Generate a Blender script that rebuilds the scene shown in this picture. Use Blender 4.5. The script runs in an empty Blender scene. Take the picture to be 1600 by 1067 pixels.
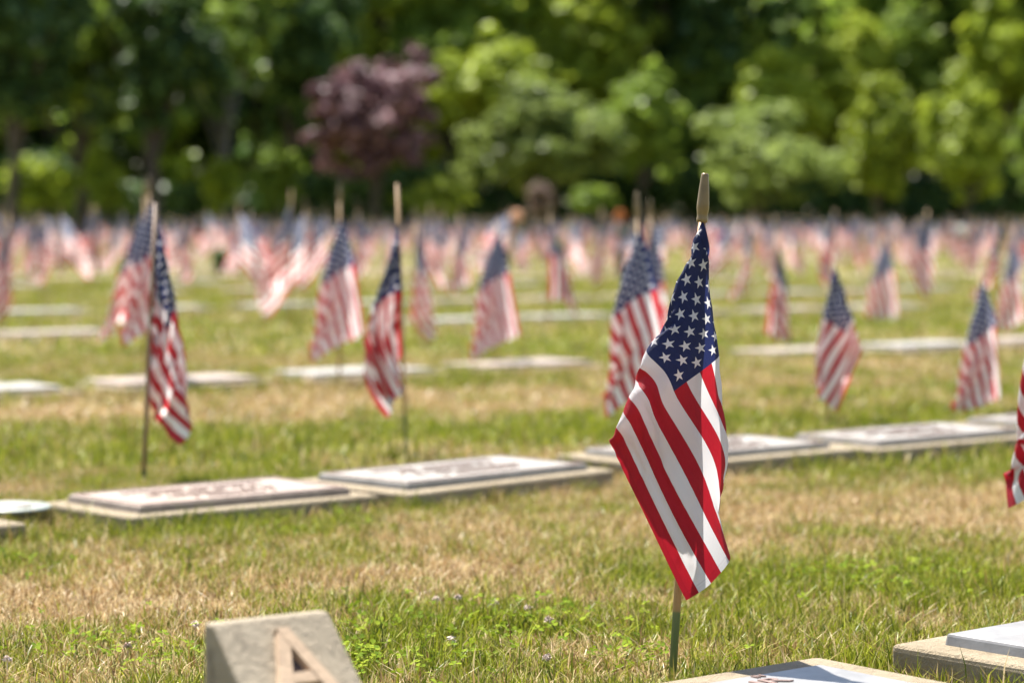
import bpy, bmesh, math, random
import numpy as np
from mathutils import Matrix, Vector

R = math.radians
scene = bpy.context.scene
COL = scene.collection
F_PX = 85.0 / 36.0 * 1600.0          # focal length in pixels of the photograph
CAM_H = 0.65
HORIZON = 345.0
PITCH = math.atan((533.5 - HORIZON) / F_PX)

# ------------------------------------------------------------------ camera
cam = bpy.data.cameras.new("camera")
cam_o = bpy.data.objects.new("camera", cam)
COL.objects.link(cam_o)
cam_o.location = (0, 0, CAM_H)
cam_o.rotation_euler = (R(90) - PITCH, 0, 0)
cam.sensor_width = 36.0
cam.lens = 85.0
cam.clip_start = 0.05
cam.clip_end = 3000
cam.dof.use_dof = True
cam.dof.focus_distance = 3.40
cam.dof.aperture_fstop = 3.7
scene.camera = cam_o

# ------------------------------------------------------------------ light
SUN_AZ = math.atan2(-0.56, 0.83)      # where the sun stands: behind the trees, to the left
SUN_EL = R(62)
world = bpy.data.worlds.new("World")
scene.world = world
world.use_nodes = True
wn = world.node_tree.nodes
wl = world.node_tree.links
sky = wn.new("ShaderNodeTexSky")
sky.sky_type = 'NISHITA'
sky.sun_disc = False
sky.sun_elevation = SUN_EL
sky.sun_rotation = SUN_AZ
sky.air_density = 1.0
sky.dust_density = 1.2
wl.new(sky.outputs[0], wn["Background"].inputs[0])
wn["Background"].inputs[1].default_value = 0.075
sun = bpy.data.lights.new("sun", 'SUN')
sun.energy = 5.0
sun.angle = R(0.53)
sun.color = (1.0, 0.96, 0.895)
sun_o = bpy.data.objects.new("sun", sun)
COL.objects.link(sun_o)
sdir = Vector((math.sin(SUN_AZ) * math.cos(SUN_EL), math.cos(SUN_AZ) * math.cos(SUN_EL), math.sin(SUN_EL)))
sun_o.rotation_euler = (-sdir).to_track_quat('-Z', 'Y').to_euler()
scene.view_settings.view_transform = 'Standard'
scene.view_settings.look = 'None'
scene.view_settings.exposure = 1.66
scene.view_settings.gamma = 1.0
scene.view_settings.use_curve_mapping = False
scene.render.engine = 'CYCLES'
scene.cycles.max_bounces = 8
scene.cycles.transparent_max_bounces = 8
scene.cycles.use_denoising = True

# ------------------------------------------------------------------ helpers
_sp, _cp = math.sin(PITCH), math.cos(PITCH)


def G(px, py, z=0.0):
    """the point at height z seen at a pixel of the photograph"""
    dx = (px - 800.0) / F_PX
    dy = -(py - 533.5) / F_PX
    d = Vector((dx, _cp + dy * _sp, -_sp + dy * _cp))
    t = (z - CAM_H) / d.z
    return Vector((d.x * t, d.y * t, z))


def at(px, py, Y):
    """the point at distance Y seen at a pixel"""
    dx = (px - 800.0) / F_PX
    dy = -(py - 533.5) / F_PX
    d = Vector((dx, _cp + dy * _sp, -_sp + dy * _cp))
    t = Y / d.y
    return Vector((d.x * t, Y, CAM_H + d.z * t))


def tag(o, label=None, cat=None, group=None, kind=None):
    if label: o["label"] = label
    if cat: o["category"] = cat
    if group: o["group"] = group
    if kind: o["kind"] = kind
    return o


def empty(name, loc=(0, 0, 0), rot=(0, 0, 0)):
    o = bpy.data.objects.new(name, None)
    o.empty_display_size = 0.05
    COL.objects.link(o)
    o.location = loc
    o.rotation_euler = rot
    return o


def link(name, me, mat=None, parent=None):
    o = bpy.data.objects.new(name, me)
    COL.objects.link(o)
    if mat is not None and len(me.materials) == 0:
        me.materials.append(mat)
    if parent is not None:
        o.parent = parent
    return o


def mesh_np(name, verts, faces, smooth=False):
    me = bpy.data.meshes.new(name)
    verts = np.asarray(verts, dtype=np.float32)
    faces = np.asarray(faces, dtype=np.int32)
    n, k = faces.shape
    me.vertices.add(len(verts))
    me.vertices.foreach_set("co", verts.ravel())
    me.loops.add(n * k)
    me.loops.foreach_set("vertex_index", faces.ravel())
    me.polygons.add(n)
    me.polygons.foreach_set("loop_start", np.arange(0, n * k, k, dtype=np.int32))
    if smooth:
        me.polygons.foreach_set("use_smooth", np.ones(n, dtype=bool))
    me.update(calc_edges=True)
    return me


def mesh_bm(name, bm, smooth=False):
    me = bpy.data.meshes.new(name)
    bm.normal_update()
    bm.to_mesh(me)
    bm.free()
    if smooth:
        for p in me.polygons: p.use_smooth = True
    return me


def bevel_box(sx, sy, z0, z1, bev=0.006, seg=2, taper=0.0, jitter=0.0, rnd=None):
    bm = bmesh.new()
    bmesh.ops.create_cube(bm, size=1.0)
    for v in bm.verts:
        k = 1.0 - taper * (v.co.z + 0.5)
        v.co = Vector((v.co.x * sx * k, v.co.y * sy * k, z0 + (v.co.z + 0.5) * (z1 - z0)))
        if rnd and jitter:
            v.co += Vector((rnd.uniform(-1, 1), rnd.uniform(-1, 1), rnd.uniform(-.4, .4))) * jitter
    bmesh.ops.bevel(bm, geom=bm.edges[:], offset=bev, segments=seg, profile=0.6, affect='EDGES')
    return bm


def lathe(profile, n=14, lean=None):
    """profile: list of (r, z)"""
    vs, fs = [], []
    for (r, z) in profile:
        for i in range(n):
            a = 2 * math.pi * i / n
            vs.append((r * math.cos(a), r * math.sin(a), z))
    m = len(profile)
    for j in range(m - 1):
        for i in range(n):
            fs.append((j * n + i, j * n + (i + 1) % n, (j + 1) * n + (i + 1) % n, (j + 1) * n + i))
    me = bpy.data.meshes.new("lathe")
    fs.append(tuple(range(n - 1, -1, -1)))
    fs.append(tuple((m - 1) * n + i for i in range(n)))
    me.from_pydata(vs, [], fs)
    for p in me.polygons: p.use_smooth = len(p.vertices) == 4
    return me


# ------------------------------------------------------------------ materials
class NT:
    def __init__(self, name):
        self.m = bpy.data.materials.new(name)
        self.m.use_nodes = True
        self.t = self.m.node_tree
        self.t.nodes.clear()
        self.out = self.t.nodes.new("ShaderNodeOutputMaterial")

    def n(self, kind, **kw):
        nd = self.t.nodes.new(kind)
        for k, v in kw.items(): setattr(nd, k, v)
        return nd

    def l(self, a, b): self.t.links.new(a, b)

    def val(self, sock, v):
        if hasattr(v, "is_output"): self.l(v, sock)
        else: sock.default_value = v

    def math(self, op, a, b=0.0, c=0.0):
        nd = self.n("ShaderNodeMath", operation=op)
        self.val(nd.inputs[0], a); self.val(nd.inputs[1], b); self.val(nd.inputs[2], c)
        return nd.outputs[0]

    def mix(self, f, a, b, blend='MIX'):
        nd = self.n("ShaderNodeMix", data_type='RGBA', blend_type=blend)
        self.val(nd.inputs[0], f)
        for s, v in ((nd.inputs[6], a), (nd.inputs[7], b)):
            if isinstance(v, tuple): v = v + (1.0,) if len(v) == 3 else v
            self.val(s, v)
        return nd.outputs[2]

    def noise(self, scale, detail=3.0, rough=0.55, vec=None, dim='3D'):
        nd = self.n("ShaderNodeTexNoise", noise_dimensions=dim)
        nd.inputs["Scale"].default_value = scale
        nd.inputs["Detail"].default_value = detail
        nd.inputs["Roughness"].default_value = rough
        if vec is not None: self.l(vec, nd.inputs["Vector"])
        return nd.outputs["Fac"]

    def ramp(self, f, stops):
        nd = self.n("ShaderNodeValToRGB")
        el = nd.color_ramp.elements
        while len(el) < len(stops): el.new(0.5)
        for e, (p, c) in zip(el, stops):
            e.position = p
            e.color = c + (1.0,) if len(c) == 3 else c
        self.l(f, nd.inputs[0])
        return nd.outputs[0]

    def bump(self, h, strength=0.3, dist=0.01):
        nd = self.n("ShaderNodeBump")
        nd.inputs["Strength"].default_value = strength
        nd.inputs["Distance"].default_value = dist
        self.l(h, nd.inputs["Height"])
        return nd.outputs[0]

    def pbr(self, color, rough=0.7, metal=0.0, spec=0.5, normal=None):
        nd = self.n("ShaderNodeBsdfPrincipled")
        if isinstance(color, tuple): color = color + (1.0,)
        self.val(nd.inputs["Base Color"], color)
        self.val(nd.inputs["Roughness"], rough)
        self.val(nd.inputs["Metallic"], metal)
        nd.inputs["Specular IOR Level"].default_value = spec
        if normal is not None: self.l(normal, nd.inputs["Normal"])
        return nd.outputs[0]

    def trans(self, color, shader, fac):
        t = self.n("ShaderNodeBsdfTranslucent")
        self.val(t.inputs[0], color if not isinstance(color, tuple) else color + (1.0,))
        m = self.n("ShaderNodeMixShader")
        m.inputs[0].default_value = fac
        self.l(shader, m.inputs[1]); self.l(t.outputs[0], m.inputs[2])
        return m.outputs[0]

    def done(self, shader):
        self.l(shader, self.out.inputs[0])
        return self.m

    def pos(self): return self.n("ShaderNodeNewGeometry").outputs["Position"]
    def obj(self): return self.n("ShaderNodeTexCoord").outputs["Object"]
    def island(self): return self.n("ShaderNodeNewGeometry").outputs["Random Per Island"]
    def rand(self): return self.n("ShaderNodeObjectInfo").outputs["Random"]


def mat_flag(name, reds, white, blues, trans):
    t = NT(name)
    uv = t.n("ShaderNodeUVMap", uv_map="UVMap").outputs[0]
    sx = t.n("ShaderNodeSeparateXYZ"); t.l(uv, sx.inputs[0])
    u, v = sx.outputs[0], sx.outputs[1]
    m = t.math
    stripe = m('MODULO', m('FLOOR', m('MULTIPLY', v, 13.0)), 2.0)          # 0 red 1 white
    canton = m('MULTIPLY', m('LESS_THAN', u, 0.4), m('LESS_THAN', v, 7.0 / 13.0))
    A = m('MULTIPLY', u, 12.0 / 0.4)
    B = m('MULTIPLY', v, 10.0 * 13.0 / 7.0)
    p0 = m('ROUND', m('MULTIPLY', m('ADD', A, B), 0.5))
    q0 = m('ROUND', m('MULTIPLY', m('SUBTRACT', A, B), 0.5))
    i = m('ADD', p0, q0); j = m('SUBTRACT', p0, q0)
    x = m('MULTIPLY', m('SUBTRACT', A, i), 0.05)
    y = m('MULTIPLY', m('SUBTRACT', j, B), 0.0539)
    r = m('SQRT', m('ADD', m('MULTIPLY', x, x), m('MULTIPLY', y, y)))
    ang = m('DIVIDE', m('ARCTAN2', x, y), R(72))
    fold = m('MULTIPLY', m('ABSOLUTE', m('SUBTRACT', m('FLOORED_MODULO', m('ADD', ang, 0.5), 1.0), 0.5)), R(72))
    RR = 0.0300
    px = m('MULTIPLY', r, m('COSINE', fold)); py = m('MULTIPLY', r, m('SINE', fold))
    e = m('ADD', m('MULTIPLY', m('SUBTRACT', px, RR), 0.2245), m('MULTIPLY', py, 0.691))
    star = m('LESS_THAN', e, 0.0)
    for (val, lo, hi) in ((i, 0.5, 11.5), (j, 0.5, 9.5)):
        star = m('MULTIPLY', star, m('MULTIPLY', m('GREATER_THAN', val, lo), m('LESS_THAN', val, hi)))
    wob = t.noise(60.0, 2.0)
    red = t.mix(wob, *reds)
    blue = t.mix(wob, *blues)
    c = t.mix(stripe, red, white)
    c = t.mix(canton, c, t.mix(star, blue, white))
    weave = t.n("ShaderNodeTexWave", wave_type='BANDS', bands_direction='X')
    weave.inputs["Scale"].default_value = 260.0
    t.l(uv, weave.inputs["Vector"])
    mpw = t.n("ShaderNodeMapping"); t.l(uv, mpw.inputs[0]); mpw.inputs["Scale"].default_value = (4.0, 9.0, 1.0); mpw.inputs["Rotation"].default_value = (0, 0, 0.5)
    crease = t.noise(2.2, 4.0, 0.55, mpw.outputs[0])
    seam = m('MULTIPLY', m('ADD', m('GREATER_THAN', v, 0.978), m('ADD', m('GREATER_THAN', u, 0.984), m('LESS_THAN', v, 0.02))), 0.5)
    hgt = m('ADD', m('ADD', m('MULTIPLY', crease, 1.0), m('MULTIPLY', weave.outputs[1], 0.03)), m('MULTIPLY', seam, 0.25))
    nrm = t.bump(hgt, 0.75, 0.006)
    stitch = m('MULTIPLY', m('GREATER_THAN', v, 0.972), m('LESS_THAN', v, 0.978))
    stitch = m('ADD', stitch, m('MULTIPLY', m('GREATER_THAN', u, 0.976), m('LESS_THAN', u, 0.980)))
    c = t.mix(m('MULTIPLY', m('ADD', m('MULTIPLY', seam, 0.35), m('MULTIPLY', stitch, 0.3)), 1.0), c, t.mix(1.0, c, (0.6, 0.55, 0.55), 'MULTIPLY'))
    sh = t.pbr(c, 0.55, 0.0, 0.35, nrm)
    return t.done(t.trans(c, sh, trans))


def mat_wood(name, ca, cb, green_to=None, green=(0.085, 0.15, 0.075)):
    t = NT(name)
    o = t.obj()
    mp = t.n("ShaderNodeMapping"); t.l(o, mp.inputs[0]); mp.inputs["Scale"].default_value = (90, 90, 4)
    n = t.noise(3.0, 4.0, 0.6, mp.outputs[0])
    c = t.mix(n, ca, cb)
    if green_to:
        s = t.n("ShaderNodeSeparateXYZ"); t.l(o, s.inputs[0])
        z = t.math('ADD', s.outputs[2], t.math('MULTIPLY', t.noise(30.0, 4.0, 0.7, mp.outputs[0]), 0.03))
        c = t.mix(t.math('MULTIPLY', t.math('LESS_THAN', z, green_to + .015), t.math('ADD', 0.62, t.math('MULTIPLY', n, 0.5))), c, green)
    return t.done(t.pbr(c, 0.55, 0.0, 0.4, t.bump(n, 0.2, 0.001)))


def mat_simple(name, ca, cb, scale=8.0, rough=0.7, metal=0.0, bump=0.2, bscale=60.0, bdist=0.004, spec=0.5):
    t = NT(name)
    o = t.obj()
    f = t.ramp(t.noise(scale, 4.0, 0.6, o), [(0.32, ca), (0.68, cb)])
    return t.done(t.pbr(f, rough, metal, spec, t.bump(t.noise(bscale, 5.0, 0.65, o), bump, bdist)))


def mat_concrete(name, ca, cb, stain, bump=0.5):
    t = NT(name)
    o = t.pos()
    c = t.ramp(t.noise(9.0, 6.0, 0.65, o), [(0.3, ca), (0.7, cb)])
    st = t.ramp(t.noise(26.0, 4.0, 0.6, o), [(0.56, (0, 0, 0)), (0.70, (1, 1, 1))])
    c = t.mix(t.math('MULTIPLY', st, 0.55), c, stain)
    grit = t.noise(260.0, 3.0, 0.7, o)
    c = t.mix(t.math('MULTIPLY', grit, 0.35), c, tuple(x * 0.5 for x in ca))
    return t.done(t.pbr(c, 0.9, 0.0, 0.25, t.bump(t.noise(110.0, 5.0, 0.75, o), bump, 0.012)))


def mat_blade(name, greens, dries, trans=0.27, rough=0.42, spec=0.25):
    t = NT(name)
    a = t.n("ShaderNodeAttribute", attribute_name="dry").outputs["Fac"]
    isl = t.island()
    g = t.ramp(isl, [(0.0, greens[0]), (0.5, greens[1]), (1.0, greens[2])])
    d = t.ramp(isl, [(0.0, dries[0]), (0.5, dries[1]), (1.0, dries[2])])
    c = t.mix(a, g, d)
    return t.done(t.trans(c, t.pbr(c, rough, 0.0, spec), trans))


def mat_leaf(name, c0, c1, c2, trans=0.5, rough=0.5, spec=0.3):
    t = NT(name)
    isl = t.island()
    big = t.noise(0.55, 2.0, 0.5, t.pos())
    c = t.ramp(isl, [(0.0, c0), (0.55, c1), (1.0, c2)])
    c = t.mix(t.math('MULTIPLY', big, 0.55), c, c0)
    hs = t.n("ShaderNodeHueSaturation")
    t.l(c, hs.inputs["Color"])
    t.l(t.math('ADD', t.math('MULTIPLY', t.rand(), 0.3), 0.85), hs.inputs["Value"])
    c = hs.outputs[0]
    return t.done(t.trans(c, t.pbr(c, rough, 0.0, spec), trans))


M = {}
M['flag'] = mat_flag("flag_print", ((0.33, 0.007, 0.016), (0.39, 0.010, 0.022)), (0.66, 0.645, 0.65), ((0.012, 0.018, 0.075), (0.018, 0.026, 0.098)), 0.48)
M['flag_sunlit'] = mat_flag("sunlit_flag_print", ((0.42, 0.03, 0.04), (0.48, 0.045, 0.055)), (0.84, 0.82, 0.81), ((0.022, 0.030, 0.10), (0.03, 0.042, 0.13)), 0.56)  # brighter copy of the flag print, sunlight put into its colours
M['flag_backlit'] = mat_flag("backlit_flag_print", ((0.52, 0.12, 0.12), (0.58, 0.16, 0.155)), (0.88, 0.85, 0.83), ((0.06, 0.075, 0.16), (0.085, 0.10, 0.20)), 0.56)  # paler copy of the print, backlit glow and washed-out reds painted in
M['stick'] = mat_wood("pale_wood", (0.28, 0.165, 0.07), (0.38, 0.24, 0.11))
M['stick_green'] = mat_wood("pale_wood_green_foot", (0.31, 0.185, 0.085), (0.43, 0.275, 0.14), green_to=0.225)
M['stick_dark'] = mat_wood("weathered_wood", (0.17, 0.11, 0.07), (0.30, 0.20, 0.13), green_to=0.13, green=(0.03, 0.06, 0.04))
M['tip'] = mat_simple("gilt_plastic", (0.135, 0.088, 0.032), (0.20, 0.135, 0.052), 30.0, 0.35, 0.15, 0.12, 120.0, 0.002)
M['concrete'] = mat_concrete("pale_concrete", (0.34, 0.27, 0.175), (0.48, 0.39, 0.265), (0.20, 0.15, 0.10), 1.0)
M['section'] = mat_concrete("section_concrete", (0.285, 0.235, 0.165), (0.47, 0.395, 0.29), (0.13, 0.105, 0.075), 0.7)
M['letter'] = mat_concrete("letter_concrete", (0.48, 0.34, 0.225), (0.60, 0.44, 0.30), (0.33, 0.23, 0.16), 0.3)
M['letter_shade'] = mat_simple("letter_shade", (0.08, 0.055, 0.05), (0.12, 0.085, 0.075), 30.0, 0.9)  # dark colour standing in for shade between the letter's strokes
M['bronze_grey'] = mat_simple("grey_bronze", (0.19, 0.175, 0.15), (0.32, 0.295, 0.255), 14.0, 0.52, 0.25, 0.25, 90.0, 0.002)
M['bronze_blue'] = mat_simple("smooth_bronze", (0.19, 0.183, 0.175), (0.29, 0.28, 0.268), 16.0, 0.45, 0.35, 0.2, 160.0, 0.002)
M['bronze_brown'] = mat_simple("brown_bronze", (0.20, 0.15, 0.115), (0.33, 0.265, 0.21), 14.0, 0.50, 0.25, 0.25, 90.0, 0.002)
M['relief'] = mat_simple("relief_bronze", (0.20, 0.13, 0.10), (0.30, 0.20, 0.16), 30.0, 0.45, 0.4, 0.1)
M['vase'] = mat_simple("vase_metal", (0.20, 0.215, 0.18), (0.31, 0.33, 0.28), 20.0, 0.45, 0.3, 0.1)
M['vase_dark'] = mat_simple("dark_vase", (0.015, 0.02, 0.015), (0.03, 0.04, 0.03), 20.0, 0.5, 0.0, 0.1)
M['bark'] = mat_simple("bark", (0.045, 0.033, 0.024), (0.10, 0.075, 0.055), 3.0, 0.9, 0.0, 0.6, 14.0, 0.05)
M['bark_grey'] = mat_simple("grey_bark", (0.09, 0.085, 0.08), (0.15, 0.14, 0.13), 3.0, 0.9, 0.0, 0.6, 14.0, 0.05)
GREENS = [(0.060, 0.085, 0.006), (0.200, 0.235, 0.012), (0.400, 0.410, 0.040)]
DRIES = [(0.17, 0.095, 0.036), (0.45, 0.29, 0.125), (0.78, 0.62, 0.37)]
M['blade'] = mat_blade("grass_blade", GREENS, DRIES)
M['clover'] = mat_blade("clover_leaf", [(0.08, 0.13, 0.010), (0.15, 0.21, 0.014), (0.24, 0.29, 0.024)], [(0.3, 0.3, 0.1)] * 3, 0.3, 0.8, 0.05)
M['clover_flower'] = mat_simple("clover_flower", (0.55, 0.40, 0.34), (0.70, 0.60, 0.50), 60.0, 0.8, 0.0, 0.2, 60.0, 0.004, 0.1)
M['leaf_mid'] = mat_leaf("leaf_mid_green", (0.140, 0.220, 0.030), (0.268, 0.370, 0.047), (0.428, 0.524, 0.075))
M['leaf_bright'] = mat_leaf("leaf_yellow_green", (0.206, 0.270, 0.024), (0.372, 0.448, 0.040), (0.579, 0.646, 0.071))
M['leaf_pale'] = mat_leaf("leaf_pale_green", (0.158, 0.214, 0.046), (0.284, 0.354, 0.077), (0.417, 0.495, 0.122))
M['leaf_dark'] = mat_leaf("leaf_dark_green", (0.036, 0.076, 0.023), (0.075, 0.136, 0.034), (0.187, 0.275, 0.061), 0.4)
M['leaf_purple'] = mat_leaf("leaf_purple", (0.055, 0.026, 0.032), (0.19, 0.090, 0.10), (0.50, 0.29, 0.29), 0.25)
M['leaf_tan'] = mat_leaf("leaf_tan", (0.16, 0.10, 0.075), (0.24, 0.16, 0.12), (0.32, 0.23, 0.17), 0.2)
for nm, c in (('red', (0.55, 0.05, 0.06)), ('orange', (0.55, 0.20, 0.05)), ('pink', (0.75, 0.25, 0.32)), ('peach', (0.75, 0.45, 0.28)), ('white', (0.8, 0.76, 0.70))):
    M['petal_' + nm] = mat_leaf("petal_" + nm, tuple(x * .7 for x in c), c, c, 0.35, 0.6)

# ------------------------------------------------------------------ value noise on the ground and where the lawn is dry
_rs = np.random.RandomState(11)
_TAB = _rs.rand(64, 64)


def vnoise(x, y, s):
    x = x / s; y = y / s
    xi = np.floor(x).astype(int); yi = np.floor(y).astype(int)
    fx = x - xi; fy = y - yi
    fx = fx * fx * (3 - 2 * fx); fy = fy * fy * (3 - 2 * fy)
    a = _TAB[xi % 64, yi % 64]; b = _TAB[(xi + 1) % 64, yi % 64]
    c = _TAB[xi % 64, (yi + 1) % 64]; d = _TAB[(xi + 1) % 64, (yi + 1) % 64]
    return (a * (1 - fx) + b * fx) * (1 - fy) + (c * (1 - fx) + d * fx) * fy


ROW = Vector((0.78, 0.625, 0)).normalized()      # along a row of graves
NRM = Vector((-0.625, 0.78, 0)).normalized()     # from one row to the next, away from the camera

PATCH = []
for (px, py, rr, rn, w) in (
        (230, 925, .42, .26, 1.0), (470, 905, .40, .20, .8), (60, 950, .30, .30, .8), (620, 900, .35, .25, .5),
        (1050, 785, .95, .42, 1.0), (1350, 775, .90, .40, .8), (820, 850, .6, .3, .55), (1500, 850, .4, .3, .2),
        (520, 640, 1.4, .60, 1.0), (900, 615, 1.3, .60, 1.0), (120, 640, .9, .45, .9), (1300, 590, 1.0, .6, .8), (980, 640, .5, .4, .7),
        (300, 835, .8, .26, -1.0), (560, 820, .5, .25, -.8), (720, 680, 1.2, .42, -1.0), (250, 705, .9, .42, -1.0), (20, 690, .6, .4, -.8),
        (1380, 725, .9, .34, -1.0), (700, 1000, .5, .22, -.8), (950, 985, .4, .22, -.9), (1250, 960, .45, .30, -.6),
        (1430, 890, .55, .32, -.9), (90, 1045, .26, .16, -.9), (610, 1040, .3, .12, -.9), (1190, 660, .7, .4, -.9), (850, 545, 2.0, .7, -.8), (200, 545, 2.0, .8, -.7), (1250, 530, 2.0, .7, -.7)):
    PATCH.append((G(px, py), rr, rn, w))


def dryness(x, y):
    a = x * ROW.x + y * ROW.y
    b = x * NRM.x + y * NRM.y
    big = vnoise(a + 7, b * 1.5 + 3, 1.3)
    mid = vnoise(a + 31, b + 17, 0.34)
    fin = vnoise(a + 5, b + 9, 0.09)
    vf = vnoise(a + 13, b + 29, 0.045)
    d = 0.40 + 0.50 * (big - 0.5) + 0.75 * (mid - 0.5) + 0.75 * (fin - 0.5) + 0.4 * (vf - 0.5)
    for (c, rr, rn, w) in PATCH:
        ca = c.x * ROW.x + c.y * ROW.y; cb = c.x * NRM.x + c.y * NRM.y
        d = d + 0.27 * w * np.exp(-((a - ca) / rr) ** 2 - ((b - cb) / rn) ** 2)
    d = d - 0.16 * np.clip((y - 9.0) / 8.0, 0, 1)
    return np.clip(d, 0.0, 1.0)


def swell(x, y):
    """gentle unevenness of the lawn; flat enough for the stones"""
    return 0.012 * (vnoise(x + 50, y + 50, 0.8) - 0.5)


# ------------------------------------------------------------------ ground
def ground():
    t = NT("lawn_soil")
    p = t.pos()
    a = t.n("ShaderNodeAttribute", attribute_name="dry").outputs["Fac"]
    n1 = t.noise(30.0, 6.0, 0.7, p)
    g = t.ramp(n1, [(0.3, (0.09, 0.10, 0.02)), (0.7, (0.22, 0.23, 0.055))])
    d = t.ramp(n1, [(0.3, (0.20, 0.14, 0.07)), (0.7, (0.42, 0.32, 0.17))])
    c = t.mix(a, g, d)
    m = t.done(t.pbr(c, 0.95, 0.0, 0.1, t.bump(t.noise(90.0, 6.0, 0.7, p), 0.8, 0.02)))
    xs = np.concatenate([[-1500, -400, -120, -60], np.arange(-32, -6, 1.0), np.arange(-6, 6, .12), np.arange(6, 33, 1.0), [60, 120, 400, 1500]])
    ys = np.concatenate([[-60, -10], np.arange(0, 16, .12), np.arange(16, 100, 1.0), [120, 160, 400, 2500]])
    X, Y = np.meshgrid(xs, ys, indexing='ij')
    Z = np.where((np.abs(X) < 40) & (Y < 100), swell(X, Y), 0.0)
    v = np.stack([X, Y, Z], -1).reshape(-1, 3)
    nx, ny = len(xs), len(ys)
    i, j = np.meshgrid(np.arange(nx - 1), np.arange(ny - 1), indexing='ij')
    q = np.stack([i * ny + j, (i + 1) * ny + j, (i + 1) * ny + j + 1, i * ny + j + 1], -1).reshape(-1, 4)
    me = mesh_np("ground", v, q, True)
    at_ = me.attributes.new("dry", 'FLOAT', 'POINT')
    at_.data.foreach_set("value", dryness(v[:, 0], v[:, 1]).astype(np.float32))
    o = link("ground", me, m)
    tag(o, "dry mown lawn of the cemetery", "ground", kind="structure")


ground()

# ------------------------------------------------------------------ trees
def quads(c, nrm, size, rng, aspect=0.62):
    n = len(c)
    nrm = nrm / (np.linalg.norm(nrm, axis=1, keepdims=True) + 1e-9)
    r = rng.normal(size=(n, 3))
    a = np.cross(nrm, r); a /= np.linalg.norm(a, axis=1, keepdims=True) + 1e-9
    b = np.cross(nrm, a)
    s = size[:, None]
    v = np.stack([c - a * s, c - b * s * aspect + nrm * s * .18, c + a * s, c + b * s * aspect + nrm * s * .18], 1).reshape(-1, 3)
    f = np.arange(4 * n).reshape(n, 4)
    return v, f


def crown_mesh(rx, ry, rz, zc, nblob, nleaf, leaf, seed, blob=0.36, flat=1.0, lean=(0, 0), egg=0.0):
    rng = np.random.RandomState(seed)
    d = rng.normal(size=(nblob, 3)); d /= np.linalg.norm(d, axis=1, keepdims=True)
    rad = rng.uniform(0.35, 0.82, nblob)[:, None]
    bc = d * rad
    bc = np.concatenate([bc, [[0, 0, 0.15], [0, 0, -0.3]]])
    br = np.concatenate([rng.uniform(0.6, 1.25, nblob) * blob, [blob * 1.5, blob * 1.3]])
    br = br * rng.uniform(.7, 1.25, len(br))
    nsub = 11                                              # each bough carries loose sprays
    sd = rng.normal(size=(len(bc), nsub, 3)); sd[..., 2] += .2
    sd /= np.linalg.norm(sd, axis=2, keepdims=True)
    sc_ = bc[:, None, :] + sd * (br[:, None] * rng.uniform(.45, 1.2, (len(bc), nsub)))[..., None]
    sr = br[:, None] * rng.uniform(.16, .46, (len(bc), nsub))
    k = rng.randint(0, len(bc), nleaf); q = rng.randint(0, nsub, nleaf)
    dd = rng.normal(size=(nleaf, 3)); dd /= np.linalg.norm(dd, axis=1, keepdims=True)
    p = sc_[k, q] + dd * (sr[k, q] * rng.uniform(.2, 1.25, nleaf) ** .5)[:, None] * np.array([1.15, 1.15, .75])
    dd = dd * .6 + sd[k, q] * .6
    w = 1.0 - egg * np.clip(p[:, 2], -1, 1)
    p[:, 0] *= w; p[:, 1] *= w
    nrm = dd + rng.normal(size=(nleaf, 3)) * 0.8 + np.array([0, 0, 0.8])
    p = p * np.array([rx, ry, rz]) + np.array([lean[0], lean[1], zc])
    v, f = quads(p, nrm, leaf * rng.uniform(0.6, 1.3, nleaf), rng)
    return mesh_np("crown", v, f)


def limb(bm, pts, rads, n=9):
    rings = []
    for i, p in enumerate(pts):
        p = Vector(p)
        a = Vector(pts[max(i - 1, 0)]); b = Vector(pts[min(i + 1, len(pts) - 1)])
        d = (b - a).normalized()
        s = d.orthogonal().normalized(); t = d.cross(s)
        rings.append([bm.verts.new(p + (s * math.cos(2 * math.pi * k / n) + t * math.sin(2 * math.pi * k / n)) * rads[i]) for k in range(n)])
    for i in range(len(rings) - 1):
        # keep rings aligned
        r0, r1 = rings[i], rings[i + 1]
        best = min(range(n), key=lambda o: (r0[0].co - r1[o].co).length)
        for k in range(n):
            bm.faces.new((r0[k], r0[(k + 1) % n], r1[(k + 1 + best) % n], r1[(k + best) % n]))


def trunk_mesh(h, r, spread, top, seed, stems=1):
    rnd = random.Random(seed)
    bm = bmesh.new()
    for s in range(stems):
        ox = 0 if stems == 1 else rnd.uniform(-.5, .5) * r * 4
        oy = 0 if stems == 1 else rnd.uniform(-.5, .5) * r * 4
        pts = [(ox, oy, -0.1), (ox * 1.2, oy * 1.2, 0.3), (ox * 1.5 + rnd.uniform(-.1, .1), oy * 1.5, h * .5), (ox * 2 + rnd.uniform(-.2, .2), oy * 2 + rnd.uniform(-.2, .2), h), (ox * 2.4, oy * 2.4, top * .9)]
        limb(bm, pts, [r * 1.5, r * 1.1, r * .95, r * .8, r * .15])
        for i in range(6):
            a = rnd.uniform(0, 6.28); z0 = h * rnd.uniform(.7, 1.15)
            q = rnd.uniform(.5, .85) * spread
            z1 = z0 + (top - z0) * rnd.uniform(.35, .75)
            b0 = (ox * 2, oy * 2, z0)
            limb(bm, [b0, (b0[0] + math.cos(a) * q * .45, b0[1] + math.sin(a) * q * .45, z0 + (z1 - z0) * .6), (b0[0] + math.cos(a) * q, b0[1] + math.sin(a) * q, z1)], [r * .5, r * .3, r * .06], 7)
    return mesh_bm("trunk", bm, True)


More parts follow.
